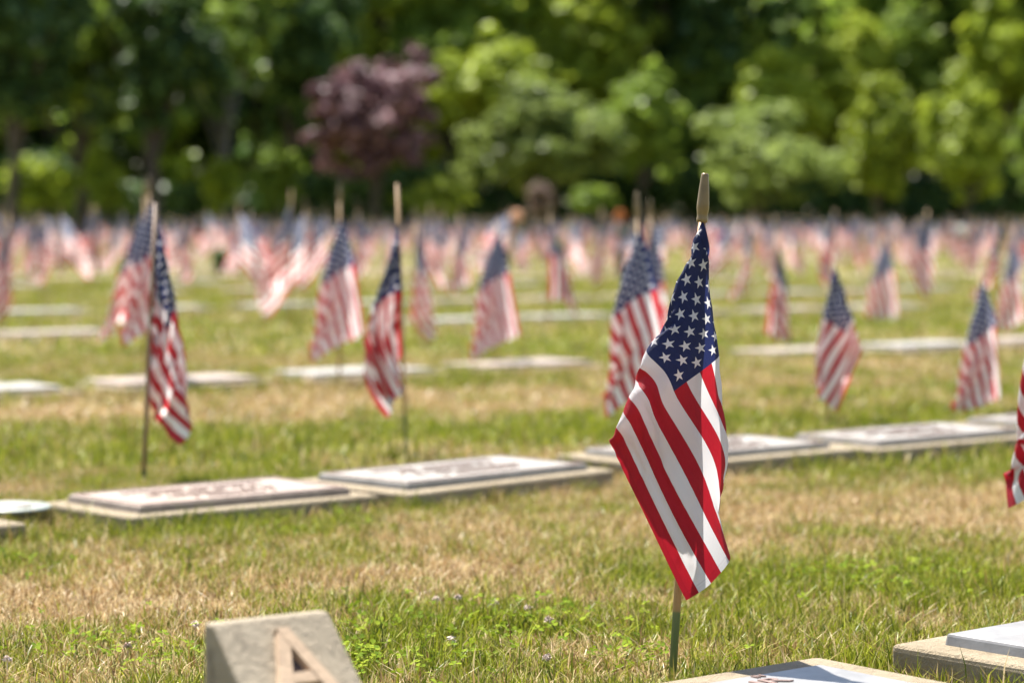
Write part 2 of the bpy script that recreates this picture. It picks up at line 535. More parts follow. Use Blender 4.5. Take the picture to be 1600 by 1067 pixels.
def tree(name, label, px, Y, wpx, ytop, ybot, leafmat, seed, nleaf=6000, leaf=0.16, bark='bark', group=None, cat="tree", nblob=34, blob=0.30, egg=0.12, r=0.14, stems=1, depth=None):
    s = Y / F_PX
    x = (px - 800) * s
    top = CAM_H + (HORIZON - ytop) * s
    bot = max(0.05, CAM_H + (HORIZON - ybot) * s)
    rx = wpx * s * .5 / 1.1
    rz = (top - bot) * .5 / 1.1
    root = empty(name, (x, Y, 0))
    tag(root, label, cat, group)
    link("crown", crown_mesh(rx, depth or rx, rz, (top + bot) / 2, nblob, nleaf, leaf, seed, blob, egg=egg), M[leafmat], root)
    link("trunk", trunk_mesh(max(bot, .4) * 1.05 + .2, r, rx, top * .92, seed, stems), M[bark], root)
    return root


# the row of shrubs and small trees in front of the wood
tree("purple_tree", "dark purple leaved plum tree with pinkish sunlit top", 588, 78, 300, 45, 315, 'leaf_purple', 3, 9500, .15, nblob=20, blob=.27, r=.16, egg=.05)
tree("round_tree", "broad pale green rounded tree beside the purple tree", 850, 80, 320, 105, 325, 'leaf_pale', 5, 11000, .15)
tree("round_tree", "wide low pale green tree with a domed crown and dark underside", 1190, 78, 300, 150, 335, 'leaf_pale', 7, 11000, .14)
tree("upright_tree", "egg shaped yellow green tree next to the wide domed tree", 1370, 80, 150, 95, 330, 'leaf_bright', 9, 7000, .13, egg=.25)
tree("upright_tree", "tall yellow green tree second from the photo's edge on the sunny side", 1505, 79, 170, 98, 335, 'leaf_bright', 12, 8000, .13, egg=.25)
tree("upright_tree", "yellow green tree cut by the sunny side edge of the photo", 1640, 80, 170, 110, 335, 'leaf_mid', 14, 6000, .14, egg=.2)
tree("round_tree", "bright yellow green tree rising behind the wide domed tree", 1215, 92, 190, 55, 250, 'leaf_bright', 15, 7000, .17)
tree("round_tree", "bright yellow green tree above and behind the broad pale tree", 780, 93, 330, 40, 230, 'leaf_bright', 16, 9000, .17)
tree("round_tree", "mid green tree standing in the dark gap between the two domed trees", 1000, 90, 170, 95, 300, 'leaf_mid', 17, 6500, .16)
tree("low_shrub", "low yellow green shrub at the foot of the purple tree", 680, 76, 120, 272, 345, 'leaf_bright', 18, 2200, .12, cat="shrub", r=.04)
tree("low_shrub", "low green shrub under the broad pale tree", 925, 76, 90, 280, 345, 'leaf_mid', 19, 1800, .12, cat="shrub", r=.04)
tree("low_shrub", "sunlit low shrub beneath the dark trees near the photo's edge", 70, 78, 130, 235, 345, 'leaf_bright', 20, 2400, .14, cat="shrub", r=.04)
tree("low_shrub", "sunlit low shrub just beyond the dark trunk", 165, 80, 90, 235, 345, 'leaf_bright', 21, 2000, .14, cat="shrub", r=.04)
tree("low_shrub", "yellow green shrub glowing below the dark trees", 345, 82, 80, 230, 340, 'leaf_bright', 22, 1500, .14, cat="shrub", r=.04)
tree("low_shrub", "olive shrub just before the purple tree", 430, 80, 110, 210, 345, 'leaf_mid', 23, 2400, .14, cat="shrub", r=.04)
tree("dry_shrub", "small pinkish brown dry shrub under the broad pale tree", 845, 74, 55, 278, 345, 'leaf_tan', 24, 1500, .07, cat="shrub", r=.03)
for k, (px, Y, w, yt, yb, lm, lab) in enumerate((
        (700, 96, 260, -30, 230, 'leaf_mid', "mid green tree rising straight behind the purple tree's sunny side"),
        (900, 97, 260, -60, 200, 'leaf_bright', "tall yellow green tree directly above the broad pale tree"),
        (1090, 96, 180, 20, 300, 'leaf_mid', "mid green tree above the sharp flag's tip"),
        (1320, 95, 240, 10, 260, 'leaf_bright', "tall bright tree between the wide domed and the egg shaped tree"),
        (1440, 97, 260, -40, 260, 'leaf_mid', "tall mid green tree between the two upright yellow green trees"),
        (1570, 96, 260, -60, 260, 'leaf_bright', "tall bright tree behind the upright trees at the photo's sunny edge"))):
    tree("wood_edge_tree", lab, px, Y, w, yt, yb, lm, 80 + k, 8000, .19, nblob=30, blob=.3, r=.18)
# tall dark trees
for k, (px, Y, w, yt, yb, lm, bk, lab) in enumerate((
        (20, 76, 330, -160, 255, 'leaf_dark', 'bark', "tall dark tree cut by the photo's shady edge"),
        (130, 82, 300, -140, 260, 'leaf_mid', 'bark', "tall tree with a dark trunk among sunlit low shrubs"),
        (245, 79, 260, -120, 245, 'leaf_dark', 'bark', "tall dark tree right behind the nearest weathered flag stick"),
        (352, 84, 280, -150, 235, 'leaf_mid', 'bark_grey', "tall tree with a pale grey trunk"),
        (455, 88, 260, -130, 225, 'leaf_dark', 'bark', "tall dark tree just before the purple tree"))):
    tree("tall_tree", lab, px, Y, w, yt, yb, lm, 40 + k, 9000, .2, bark=bk, r=.2, nblob=26, blob=.3)
# the wood behind
WOOD = [crown_mesh(3.6, 3.4, 5.6, 7.6, 30, 9000, .26, 60 + i, .32, egg=.08) for i in range(5)]
WTR = [trunk_mesh(3.5, .24, 3.2, 12, 70 + i) for i in range(5)]
rnd = random.Random(5)
wood_names = {0: ('leaf_dark', "dark green"), 1: ('leaf_mid', "mid green"), 2: ('leaf_bright', "yellow green")}
WM = {}
for i in range(5):
    for kk, (lm, _) in wood_names.items():
        me = WOOD[i].copy(); me.materials.append(M[lm]); WM[i, kk] = me
    WTR[i].materials.append(M['bark'])
for rowi, (Y, sp) in enumerate(((99, 4.3), (110, 4.6), (122, 5.0))):
    hw = .235 * Y + 4
    n = int(2 * hw / sp)
    for i in range(n + 1):
        x = -hw + i * sp + rnd.uniform(-.8, .8)
        u = 800 + x / Y * F_PX
        kk = (0 if rnd.random() < .7 else 1) if u < 520 else (1 if rnd.random() < .45 else (2 if rnd.random() < .7 else 0))
        if 1000 < u < 1120 and rowi == 0: kk = 0
        s = rnd.uniform(.95, 1.3)
        if 1215 < u < 1290 : s *= .74
        yy = Y + rnd.uniform(-2, 2)
        where = "behind the dark trees" if u < 480 else ("behind the purple tree" if u < 720 else ("behind the broad pale tree" if u < 1050 else "behind the yellow green trees"))
        depth = ("near line", "middle line", "deep line")[rowi]
        root = empty("wood_tree", (x, yy, 0), (0, 0, rnd.uniform(0, 6.28)))
        root.scale = (s, s, s * rnd.uniform(.95, 1.1))
        tag(root, "%s wood tree %s, %s" % (wood_names[kk][1], where, depth), "tree", "%s trees %s, %s" % (wood_names[kk][1], where, depth))
        mi = rnd.randrange(5)
        link("crown", WM[mi, kk], None, root)
        link("trunk", WTR[mi], None, root)
# undergrowth along the edge of the wood
rng = np.random.RandomState(8)
n = 60000
cx = rng.uniform(-38, 38, n); belt = rng.rand(n) < .5
cy = np.where(belt, 94, 128) + rng.uniform(-1.5, 1.5, n) + 1.5 * np.sin(cx * .5)
hh = np.where(belt, 1.6, 7.5) + 2.4 * vnoise(cx + 100, cy * 0 + 3, 2.1)
cz = rng.uniform(0, 1, n) ** .7 * hh
v, f = quads(np.stack([cx, cy, cz], 1), rng.normal(size=(n, 3)) + np.array([0, -.4, .6]), np.where(belt, 1.0, 1.7) * rng.uniform(.14, .28, n), rng)
o = link("undergrowth", mesh_np("undergrowth", v, f), M['leaf_dark'])
tag(o, "dark undergrowth along the edge of the wood", "undergrowth", kind="stuff")

# ------------------------------------------------------------------ flags
def hermite(ts, ps, tq):
    ts = np.asarray(ts, float); ps = np.asarray(ps, float)
    n = len(ts)
    if n == 2:
        w = ((tq - ts[0]) / (ts[1] - ts[0]))[:, None]
        return ps[0] * (1 - w) + ps[1] * w
    m = np.zeros_like(ps)
    for i in range(n):
        a, b = max(i - 1, 0), min(i + 1, n - 1)
        m[i] = (ps[b] - ps[a]) / (ts[b] - ts[a])
    k = np.clip(np.searchsorted(ts, tq, side='right') - 1, 0, n - 2)
    h = ts[k + 1] - ts[k]
    s = ((tq - ts[k]) / h)[:, None]
    h = h[:, None]
    return ((2 * s**3 - 3 * s**2 + 1) * ps[k] + (s**3 - 2 * s**2 + s) * h * m[k] + (-2 * s**3 + 3 * s**2) * ps[k + 1] + (s**3 - s**2) * h * m[k + 1])


HOIST, FLY = 0.305, 0.457


def drape(net, nu, nv, iters, seed, keep=0.06, wrinkle=0.004, bend=0.12, hold=0.0):
    """net: {u: [(v, x right, d towards viewer, z down), ...]}; settles a cloth that starts on the net"""
    us = sorted(net)
    vq = np.linspace(0, 1, nv); uq = np.linspace(0, 1, nu)
    cols = []
    for u in us:
        a = net[u]
        cols.append(hermite([p[0] for p in a], [p[1:] for p in a], vq))
    cols = np.array(cols)                                   # (len us, nv, 3)
    P = np.zeros((nu, nv, 3))
    for j in range(nv):
        P[:, j] = hermite(us, cols[:, j], uq)
    rng = np.random.RandomState(seed)
    P0 = P.copy()
    ns = rng.normal(size=(nu, nv, 3)) * wrinkle
    for _ in range(3):
        ns[1:-1] = (ns[1:-1] * 2 + ns[2:] + ns[:-2]) / 4; ns[:, 1:-1] = (ns[:, 1:-1] * 2 + ns[:, 2:] + ns[:, :-2]) / 4
    P = P + ns * 2
    P[0] = P0[0]
    lu, lv = FLY / (nu - 1), HOIST / (nv - 1)
    ld = math.hypot(lu, lv)

    def con(A, B, L, wa, wb, k):
        d = B - A
        ln = np.linalg.norm(d, axis=-1, keepdims=True) + 1e-9
        c = d * ((ln - L) / ln) * k
        A += c * wa; B -= c * wb

    for it in range(iters):
        kp = max(keep * (1 - it / iters), hold)
        P += (P0 - P) * kp
        P[1:, :, 2] += 0.0002
        for s in (0, 1):
            con(P[s:-1:2], P[s + 1::2], lu, .5, .5, 1.0) if (nu - s) % 2 == 0 else con(P[s:-1:2], P[s + 1::2], lu, .5, .5, 1.0)
            con(P[:, s:-1:2], P[:, s + 1::2], lv, .5, .5, 1.0)
        for s in (0, 1):
            con(P[s:-1:2, :-1], P[s + 1::2, 1:], ld, .5, .5, .35)
            con(P[s:-1:2, 1:], P[s + 1::2, :-1], ld, .5, .5, .35)
        Q = P.copy()
        Q[1:-1] += bend * ((P[2:] + P[:-2]) * .5 - P[1:-1])
        Q[:, 1:-1] += bend * ((P[:, 2:] + P[:, :-2]) * .5 - P[:, 1:-1])
        P = Q
        P[0] = P0[0]
    return P


def cloth_mesh(P, sub=2):
    nu, nv, _ = P.shape
    tu = np.arange(nu, dtype=float); tv = np.arange(nv, dtype=float)
    qu = np.linspace(0, nu - 1, (nu - 1) * sub + 1); qv = np.linspace(0, nv - 1, (nv - 1) * sub + 1)
    A = np.stack([hermite(tu, P[:, j], qu) for j in range(nv)], 1)
    B = np.stack([hermite(tv, A[i], qv) for i in range(len(qu))], 0)
    mu, mv = len(qu), len(qv)
    V = np.stack([B[..., 0], -B[..., 1], -B[..., 2]], -1).reshape(-1, 3)
    i, j = np.meshgrid(np.arange(mu - 1), np.arange(mv - 1), indexing='ij')
    q = np.stack([i * mv + j, i * mv + j + 1, (i + 1) * mv + j + 1, (i + 1) * mv + j], -1).reshape(-1, 4)
    me = mesh_np("cloth", V, q, True)
    uvl = me.uv_layers.new(name="UVMap")
    vi = q.ravel()
    uv = np.stack([(vi // mv) / (mu - 1), (vi % mv) / (mv - 1)], 1).astype(np.float32)
    uvl.data.foreach_set("uv", uv.ravel())
    me.materials.append(M['flag'])
    return me


S = 3.40 / F_PX


def pxnet(d, ax, ay):
    return {u: [(v, (x - ax) * S, dd * S, (y - ay) * S) for (v, x, y, dd) in a] for u, a in d.items()}


MAIN_NET = pxnet({
    0.0: [(0, 1093, 342, 2), (.5, 1085, 510, -4), (1, 1076, 678, -4)],
    0.055: [(0, 1097, 368, 14), (.10, 1084, 378, 16), (.45, 1068, 500, -10), (1, 1062, 684, -16)],
    0.12: [(0, 1104, 394, 4), (.10, 1095, 402, 16), (.28, 1054, 446, 20), (.6, 1044, 560, -10), (1, 1046, 690, -30)],
    0.257: [(0, 1092, 462, -42), (.16, 1112, 484, -8), (.35, 1062, 516, 34), (.54, 1008, 550, 18), (.78, 996, 620, -22), (1, 990, 694, -46)],
    0.33: [(0, 1088, 496, -56), (.13, 1113, 515, -34), (.22, 1118, 524, -8), (.45, 1056, 562, 36), (.62, 1020, 590, 26), (.77, 980, 617, 10), (1, 968, 690, -30)],
    0.37: [(0, 1086, 514, -64), (.12, 1112, 530, -44), (.25, 1119, 542, -10), (.5, 1052, 586, 36), (.7, 1012, 620, 28), (.9, 966, 655, 8), (1, 963, 686, -16)],
    0.40: [(0, 1084, 530, -70), (.12, 1112, 545, -50), (.27, 1121, 560, -12), (.54, 1047, 610, 34), (.77, 1001, 648, 22), (.9, 974, 670, 8), (1, 956, 686, -4)],
    0.70: [(0, 1080, 690, -80), (.22, 1122, 690, -62), (.46, 1134, 712, -16), (.72, 1068, 762, 38), (1, 1012, 806, 10)],
    1.0: [(0, 1078, 832, -80), (.2, 1118, 838, -70), (.42, 1092, 848, -48), (.66, 1142, 868, -10), (.83, 1108, 902, 36), (1, 1072, 930, 30)],
}, 1095, 342)

SIDE_NET = {
    0.0: [(0, 0, 0, 0), (1, 0, 0, .305)],
    0.3: [(0, .025, -.02, .14), (.4, .045, .03, .19), (.75, .012, .035, .28), (1, -.004, .015, .39)],
    0.6: [(0, .005, -.03, .27), (.35, .058, .005, .31), (.7, .020, .045, .40), (1, -.006, .02, .47)],
    1.0: [(0, -.012, -.02, .455), (.3, .05, -.02, .48), (.65, .085, .015, .50), (1, .065, .05, .55)],
}
LEFT_NET = {
    0.0: [(0, 0, 0, 0), (1, 0, 0, .290)],
    0.12: [(0, -.006, .02, .05), (.5, -.025, .02, .15), (1, -.03, -.005, .29)],
    0.35: [(0, -.012, .02, .155), (.4, -.060, .045, .20), (.75, -.085, .02, .28), (1, -.060, -.04, .34)],
    0.65: [(0, -.022, .0, .285), (.5, -.080, .045, .34), (1, -.108, -.02, .41)],
    1.0: [(0, -.024, .0, .435), (.3, -.005, .03, .47), (.6, -.035, .05, .49), (1, -.045, .01, .53)],
}
SPREAD_NET = {
    0.0: [(0, 0, 0, 0), (1, 0, 0, .305)],
    0.3: [(0, -.03, -.02, .13), (.5, -.055, .045, .20), (1, -.045, .0, .36)],
    0.6: [(0, -.04, -.04, .26), (.3, -.09, .02, .29), (.65, -.10, .05, .37), (1, -.13, .0, .44)],
    1.0: [(0, -.05, -.05, .43), (.25, -.11, -.01, .43), (.5, -.12, .06, .47), (.75, -.17, .03, .50), (1, -.20, -.02, .55)],
}
FAN_NET = {
    0.0: [(0, 0, 0, 0), (1, 0, 0, .305)],
    0.3: [(0, .02, .03, .135), (.35, -.03, .05, .17), (.7, -.06, .01, .25), (1, -.03, -.02, .36)],
    0.6: [(0, .055, .02, .26), (.3, .01, .06, .28), (.65, -.06, .04, .35), (1, -.085, -.01, .44)],
    1.0: [(0, .085, .0, .42), (.25, .05, .05, .44), (.5, -.01, .05, .46), (.75, -.065, .03, .49), (1, -.11, .0, .53)],
}

OPEN_NET = {
    0.0: [(0, 0, 0, 0), (1, 0, 0, .305)],
    0.3: [(0, -.075, .025, .11), (.5, -.085, .05, .22), (1, -.070, .02, .38)],
    0.6: [(0, -.150, -.03, .21), (.5, -.165, .0, .33), (1, -.140, -.035, .46)],
    1.0: [(0, -.225, .03, .36), (.35, -.255, .055, .43), (.7, -.240, .02, .52), (1, -.225, .05, .60)],
}
WRAP_NET = {
    0.0: [(0, 0, 0, 0), (1, 0, 0, .305)],
    0.3: [(0, .022, .012, .135), (.4, .012, .035, .21), (.75, -.022, .022, .29), (1, -.03, -.01, .37)],
    0.6: [(0, -.02, .03, .27), (.3, .022, .03, .31), (.65, .03, -.01, .39), (1, -.01, -.03, .47)],
    1.0: [(0, .012, .035, .43), (.25, -.03, .02, .45), (.5, -.02, -.025, .49), (.75, .03, -.02, .52), (1, .04, .02, .57)],
}

CLOTH = {
    'open': cloth_mesh(drape(OPEN_NET, 25, 17, 60, 7), 2),
    'wrap': cloth_mesh(drape(WRAP_NET, 25, 17, 60, 8), 2),
    'main': cloth_mesh(drape(MAIN_NET, 46, 31, 60, 1, keep=.45, wrinkle=.0012, bend=.10, hold=.30), 2),
    'side': cloth_mesh(drape(SIDE_NET, 31, 21, 70, 2), 2),
    'left': cloth_mesh(drape(LEFT_NET, 31, 21, 70, 3), 2),
    'spread': cloth_mesh(drape(SPREAD_NET, 25, 17, 60, 4), 2),
    'fan': cloth_mesh(drape(FAN_NET, 25, 17, 60, 5), 2),
}
LOW = {k_: drape(n_, 13, 9, 40, 6, keep=.2, hold=.05) for k_, n_ in (('main', MAIN_NET), ('side', SIDE_NET), ('left', LEFT_NET), ('spread', SPREAD_NET), ('fan', FAN_NET), ('open', OPEN_NET), ('wrap', WRAP_NET))}
TIP = lathe([(.0074, 0), (.0080, .003), (.0080, .005), (.0074, .007), (.0076, .012), (.0088, .020), (.0086, .026), (.0072, .046), (.0054, .064), (.0050, .067), (.0034, .0685)], 14)
TIP.materials.append(M['tip'])
STICKS = {}


def stick_mesh(mat, r, n=12):
    k = (mat, r)
    if k not in STICKS:
        me = lathe([(r, -0.06), (r, 0.0), (r, 0.2), (r * .98, .45), (r * .96, .72)] if False else [(r, 0.0), (r * 1.0, .35), (r * .97, .70), (r * .97, 1.0)], n)
        me.materials.append(M[mat])
        STICKS[k] = me
    return STICKS[k]


def flag(label, base, H, kind, yaw=0.0, lean=(0, 0), mat='stick', r=0.005, tip=True, mirror=False, cloth_drop=0.0, group=None, sc=1.0, plumb=False, backlit=False, bright=False):
    """base on the ground, H the height of the top; the stick is pushed 6 cm into the lawn"""
    root = empty("stick_flag", base, (lean[0], lean[1], 0))
    tag(root, label, "flag", group)
    tipl = .068 if tip else 0.0
    st = stick_mesh(mat, r)
    so = link("stick", st, None, root)
    L = H - tipl + .01
    so.location = (0, 0, -.06)
    so.scale = (1, 1, L + .06)
    if tip:
        t = link("spear_tip", TIP, None, root)
        t.location = (0, 0, H - .068)
        t.rotation_euler = (0, 0, yaw)
    c = link("flag_cloth", CLOTH[kind], None, root)
    c.location = (0, 0, H - tipl - .006 - cloth_drop)
    c.rotation_euler = (-lean[0], -lean[1], 0) if plumb else (0, 0, yaw)
    if backlit or bright:
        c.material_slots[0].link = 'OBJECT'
        c.material_slots[0].material = M['flag_backlit' if backlit else 'flag_sunlit']
    c.scale = ((-sc if mirror else sc), sc, sc)
    return root


def by_px(px, pyb, pyt, ptx=None):
    """base point, height and sideways lean from the photograph's measurements"""
    b = G(px, pyb)
    s = b.y / F_PX
    H = (pyb - pyt) * s
    ln = ((ptx if ptx is not None else px) - px) * s / H
    return b, H, (0, math.atan(ln))


# --- the flag in focus
b, H, ln = by_px(1050, 1066, 265, 1099)
flag("large sharp flag in focus with a blue star cone, on a green footed stick", b, H, 'main', 0, ln, 'stick_green', .0056, plumb=True, cloth_drop=-.011)
# --- nearest row
b, H, ln = by_px(224, 756, 322, 247)
flag("flag on a dark weathered stick leaning over the brown plaque", b, H, 'side', 0, ln, 'stick_dark', .0062, tip=False, cloth_drop=.028, sc=.95, plumb=True, bright=True)
b, H, ln = by_px(635, 716, 292, 622)
flag("narrow flag hanging beside its pale stick over the grey plaque", b, H, 'left', 0, ln, 'stick_green', .0048, tip=False, cloth_drop=.09, sc=.97, bright=True)
b, H, ln = by_px(1004, 700, 300, 994)
flag("flag half hidden just behind the sharp flag's star field", b, H, 'fan', R(-10), ln, 'stick', .005, cloth_drop=.02, bright=True)
b, H, ln = by_px(1293, 670, 396, 1302)
flag("short flag beyond the sharp flag with crossed stripes and a bare stick foot", b, H, 'main', R(20), ln, 'stick_dark', .004, tip=False, cloth_drop=.03, mirror=True, sc=.86, bright=True)
b, H, ln = by_px(1530, 652, 424, 1530)
flag("short broad flag brushing the marker, next to the photo's sunny edge", b, H, 'fan', R(15), ln, 'stick', .004, tip=False, cloth_drop=.015, sc=.86, bright=True)
b, H, ln = by_px(1660, 928, 290, 1652)
flag("near flag cut by the photo's edge, only its red and white corner showing", b, H, 'fan', R(-8), ln, 'stick_green', .0056, mirror=False, sc=.88)
# --- flags between the second and fifth rows: stick x, y of base, y of top, kind, yaw, mirror
MID = [
    (236, 605, 275, 'fan', 20, 0, "flag straight behind the weathered stick flag, showing on both sides of it"),
    (226, 590, 283, 'spread', -10, 0, "paler flag peeking out beside the one behind the weathered stick"),
    (530, 600, 288, 'fan', 10, 0, "broad flag with slanting stripes just before the narrow flag"),
    (776, 576, 352, 'fan', -5, 0, "diamond shaped flag alone in the open lawn before the sharp flag"),
    (1016, 590, 312, 'fan', 60, 0, "blurred flag peeping out between the half hidden flag and the sharp flag"),
    (1208, 536, 340, 'side', 20, 0, "slim blurred flag just beyond the sharp flag's shoulder"),
    (1378, 500, 350, 'fan', 0, 0, "pale glowing flag spread like a skirt, before the egg shaped tree"),
    (1448, 490, 330, 'main', -20, 0, "violet tinged flag hanging askew just past the pale glowing one"),
    (1578, 520, 335, 'fan', 30, 0, "blurred flag above the short broad flag at the photo's sunny edge"),
    (652, 540, 325, 'side', 0, 0, "dull red flag hanging close behind the narrow flag's stick"),
    (856, 512, 318, 'spread', 150, 0, "blurred flag under the dry shrub, past the diamond shaped flag"),
    (455, 510, 300, 'spread', 0, 0, "wide pale flag lit through, with a slanting lower edge"),
    (478, 500, 312, 'open', 0, 0, "second pale flag overlapping the wide one lit through"),
    (375, 495, 308, 'open', 170, 0, "blurred flag before the grey tree trunk"),
    (10, 512, 315, 'side', 20, 1, "blurred narrow flag at the photo's shady edge"),
    (1300, 472, 330, 'left', 0, 0, "blurred flag straight above the short flag with crossed stripes"),
    (1172, 478, 328, 'spread', 40, 0, "blurred flag overlapping the sharp flag's sunny side, lower stripes fanned"),
    (720, 470, 325, 'fan', 40, 0, "blurred flag midway between the narrow flag and the diamond shaped one"),
    (100, 452, 322, 'open', 180, 0, "pale flag blown open, third blurred flag in from the shady edge"),
    (147, 448, 322, 'wrap', 0, 0, "slim mauve flag next to the pale blown open one"),
    (42, 455, 325, 'fan', 120, 0, "blurred flag second in from the shady edge"),
    (560, 462, 318, 'fan', 70, 0, "blurred flag just peeping out past the broad slanting one"),
    (1040, 470, 325, 'open', 0, 0, "pale orange tinged flag directly behind the sharp flag's blue cone"),
    (935, 460, 328, 'side', 40, 1, "mauve flag before the half hidden flag"),
    (690, 476, 322, 'main', 30, 0, "pale flag with a blue top just past the dull red one"),
    (1560, 478, 330, 'spread', 0, 0, "faint flag behind the blurred one at the sunny edge"),
]
for k, (px, yb, yt, kd, yaw, mir, lab) in enumerate(MID):
    b, H, ln = by_px(px, yb, yt, px - 3 + (k * 7) % 9)
    H = min(max(H, .62), .84)
    flag(lab, b, H, kd, R(yaw), (R((k * 5) % 7 - 3), ln[1]), 'stick', .0058, tip=(k % 4 != 3), mirror=bool(mir), cloth_drop=.01 + .02 * (k % 3), backlit=px in (455, 478, 375, 1378, 100, 1040, 652, 1172, 690, 42, 1578, 226), sc=1.18 if px in (455, 478, 1378) else 1.06, bright=True)

# --- the rows beyond, and every flat marker
CON_NEAR = None
rnd = random.Random(21)
BASES = [mesh_bm("concrete_base", bevel_box(.71, .41, -.06, .048, .010, 3, 0.006, .006, random.Random(s))) for s in range(3)]
for me in BASES: me.materials.append(M['concrete'])
PLATES = {}
for k in ('bronze_grey', 'bronze_brown', 'bronze_blue'):
    me = mesh_bm("plaque", bevel_box(.612, .307, .044, .064, .004, 2, .012))
    me.materials.append(M[k]); PLATES[k] = me


def relief_mesh(seed):
    """rows of small raised characters too blurred to read, with a border"""
    rr = random.Random(seed)
    bm = bmesh.new()

    def box(x0, x1, y0, y1, z0=.0625, z1=.0665):
        vs = [bm.verts.new((x, y, z)) for z in (z0, z1) for (x, y) in ((x0, y0), (x1, y0), (x1, y1), (x0, y1))]
        for f in ((4, 5, 6, 7), (0, 1, 5, 4), (1, 2, 6, 5), (2, 3, 7, 6), (3, 0, 4, 7)):
            bm.faces.new([vs[i] for i in f])
    for (yc, hh, ww) in ((.075, .030, .20), (.028, .022, .15), (-.012, .018, .19), (-.048, .018, .17), (-.090, .022, .12)):
        x = -ww
        while x < ww:
            w = rr.uniform(.008, .016)
            if rr.random() > .16:
                box(x, x + w * .38, yc - hh / 2, yc + hh / 2)
                if rr.random() < .6: box(x + w * .38, x + w, yc + hh * .1, yc + hh * .32)
            x += w + .006
    for (x0, x1, y0, y1) in ((-.295, .295, .138, .146), (-.295, .295, -.146, -.138), (-.295, -.287, -.138, .138), (.287, .295, -.138, .138)):
        box(x0, x1, y0, y1)
    return mesh_bm("inscription", bm)


RELIEF = [relief_mesh(i) for i in range(3)]
for me in RELIEF: me.materials.append(M['relief'])
me = mesh_bm("plaque", bevel_box(.612, .307, .040, .0515, .002, 2, .006))
me.materials.append(M['bronze_blue']); PLATES['flush'] = me
FOOT = []                       # where stones lie, for the grass


def marker(center, ang, plate, label, group=None, inscription=True, near=True, z=0.0, rnd_=None, vase=False):
    root = empty("grave_marker", (center.x, center.y, z - (.024 if center.y > 8 else (.006 if center.y > 4.3 else 0))), (0, 0, ang))
    tag(root, label, "grave marker", group)
    i = len(FOOT)
    link("concrete_base", BASES[i % 3], None, root)
    pl = link("plaque", PLATES[plate], None, root)
    if inscription:
        link("inscription", RELIEF[i % 3], None, pl)
    FOOT.append((center.x, center.y, ang))
    return root, pl


A39 = math.atan2(ROW.y, ROW.x)


def from_corner(p, ang, L=.71, W=.41):
    c, s = math.cos(ang), math.sin(ang)
    return Vector((p.x + c * L / 2 - s * W / 2, p.y + s * L / 2 + c * W / 2, 0))


def from_far_right(p, ang, L=.71, W=.41):
    c, s = math.cos(ang), math.sin(ang)
    return Vector((p.x - c * L / 2 + s * W / 2, p.y - s * L / 2 - c * W / 2, 0))


def from_far_left(p, ang, L=.71, W=.41):
    c, s = math.cos(ang), math.sin(ang)
    return Vector((p.x + c * L / 2 + s * W / 2, p.y + s * L / 2 - c * W / 2, 0))


def text_mesh(txt, size, depth):
    cu = bpy.data.curves.new("lettering", 'FONT')
    cu.body = txt
    cu.size = size
    cu.extrude = depth
    cu.bevel_depth = size * .006
    cu.resolution_u = 3
    cu.align_x = 'LEFT'
    o = bpy.data.objects.new("tmp", cu)
    COL.objects.link(o)
    dg = bpy.context.evaluated_depsgraph_get()
    me = bpy.data.meshes.new_from_object(o.evaluated_get(dg))
    bpy.data.objects.remove(o)
    me.materials.clear()
    me.materials.append(M['relief'])
    return me


# row 0: the two stones at the lower edge
c0 = from_far_right(G(1279, 1024, .05), A39)
rt, pl = marker(c0, A39, 'flush', "bluish bronze grave plaque with raised name at the sharp flag's foot", inscription=False)
for (txt, size, x, y) in (("WILLIAM JR", .044, -.150, .090), ("ROSE", .036, .205, -.040), ("IN", .018, .165, .133)):
    me = text_mesh(txt, size, .0009)
    if txt == "WILLIAM JR":
        ws = max(v.co.x for v in me.vertices); k = .34 / ws
        for v in me.vertices: v.co.x *= k
    lo = link("lettering", me, None, pl)
    lo.location = (x, y, .0525)
c1 = from_far_left(G(1396, 1003, .05), A39 + R(2))
c1b = Vector((c1.x, c1.y, 0))
marker(c1, A39 + R(2), 'bronze_blue', "grave plaque on a rough concrete slab, cut by the photo's lower corner", inscription=False)
# row 1
row1 = [
    (from_corner(G(190, 806, .05), R(41)), R(41), 'bronze_brown', "brown bronze plaque on a pale slab under the weathered flag stick"),
    (from_corner(G(636, 766, .05), R(46)), R(46), 'bronze_grey', "grey plaque on a pale slab under the narrow flag"),
    (from_corner(Vector((.38, 5.98, 0)), R(40)), R(40), 'bronze_grey', "grey plaque just beyond the narrow flag's one, partly behind the sharp flag"),
    (from_corner(Vector((.98, 6.40, 0)), R(40)), R(40), 'bronze_grey', "grey plaque under the short flag with crossed stripes"),
    (from_corner(Vector((1.56, 6.95, 0)), R(40)), R(40), 'bronze_grey', "grey plaque under the short broad flag by the photo's sunny edge"),
]
for i, (c, a, p, lab) in enumerate(row1):
    rt, pl = marker(c, a, p, lab)
    if i == 0: rt.scale = (.90, .95, 1)
pr = G(36, 812, .05)
marker(Vector((pr.x - .70 * math.cos(R(41)) + .0 - .355 * 0 + .355 * math.cos(R(41)) - .205 * math.sin(R(41)) * 1, pr.y - .355 * math.sin(R(41)) + .205 * math.cos(R(41)), 0)), R(41), 'bronze_brown', "slab corner at the photo's shady edge, before the pale ring")
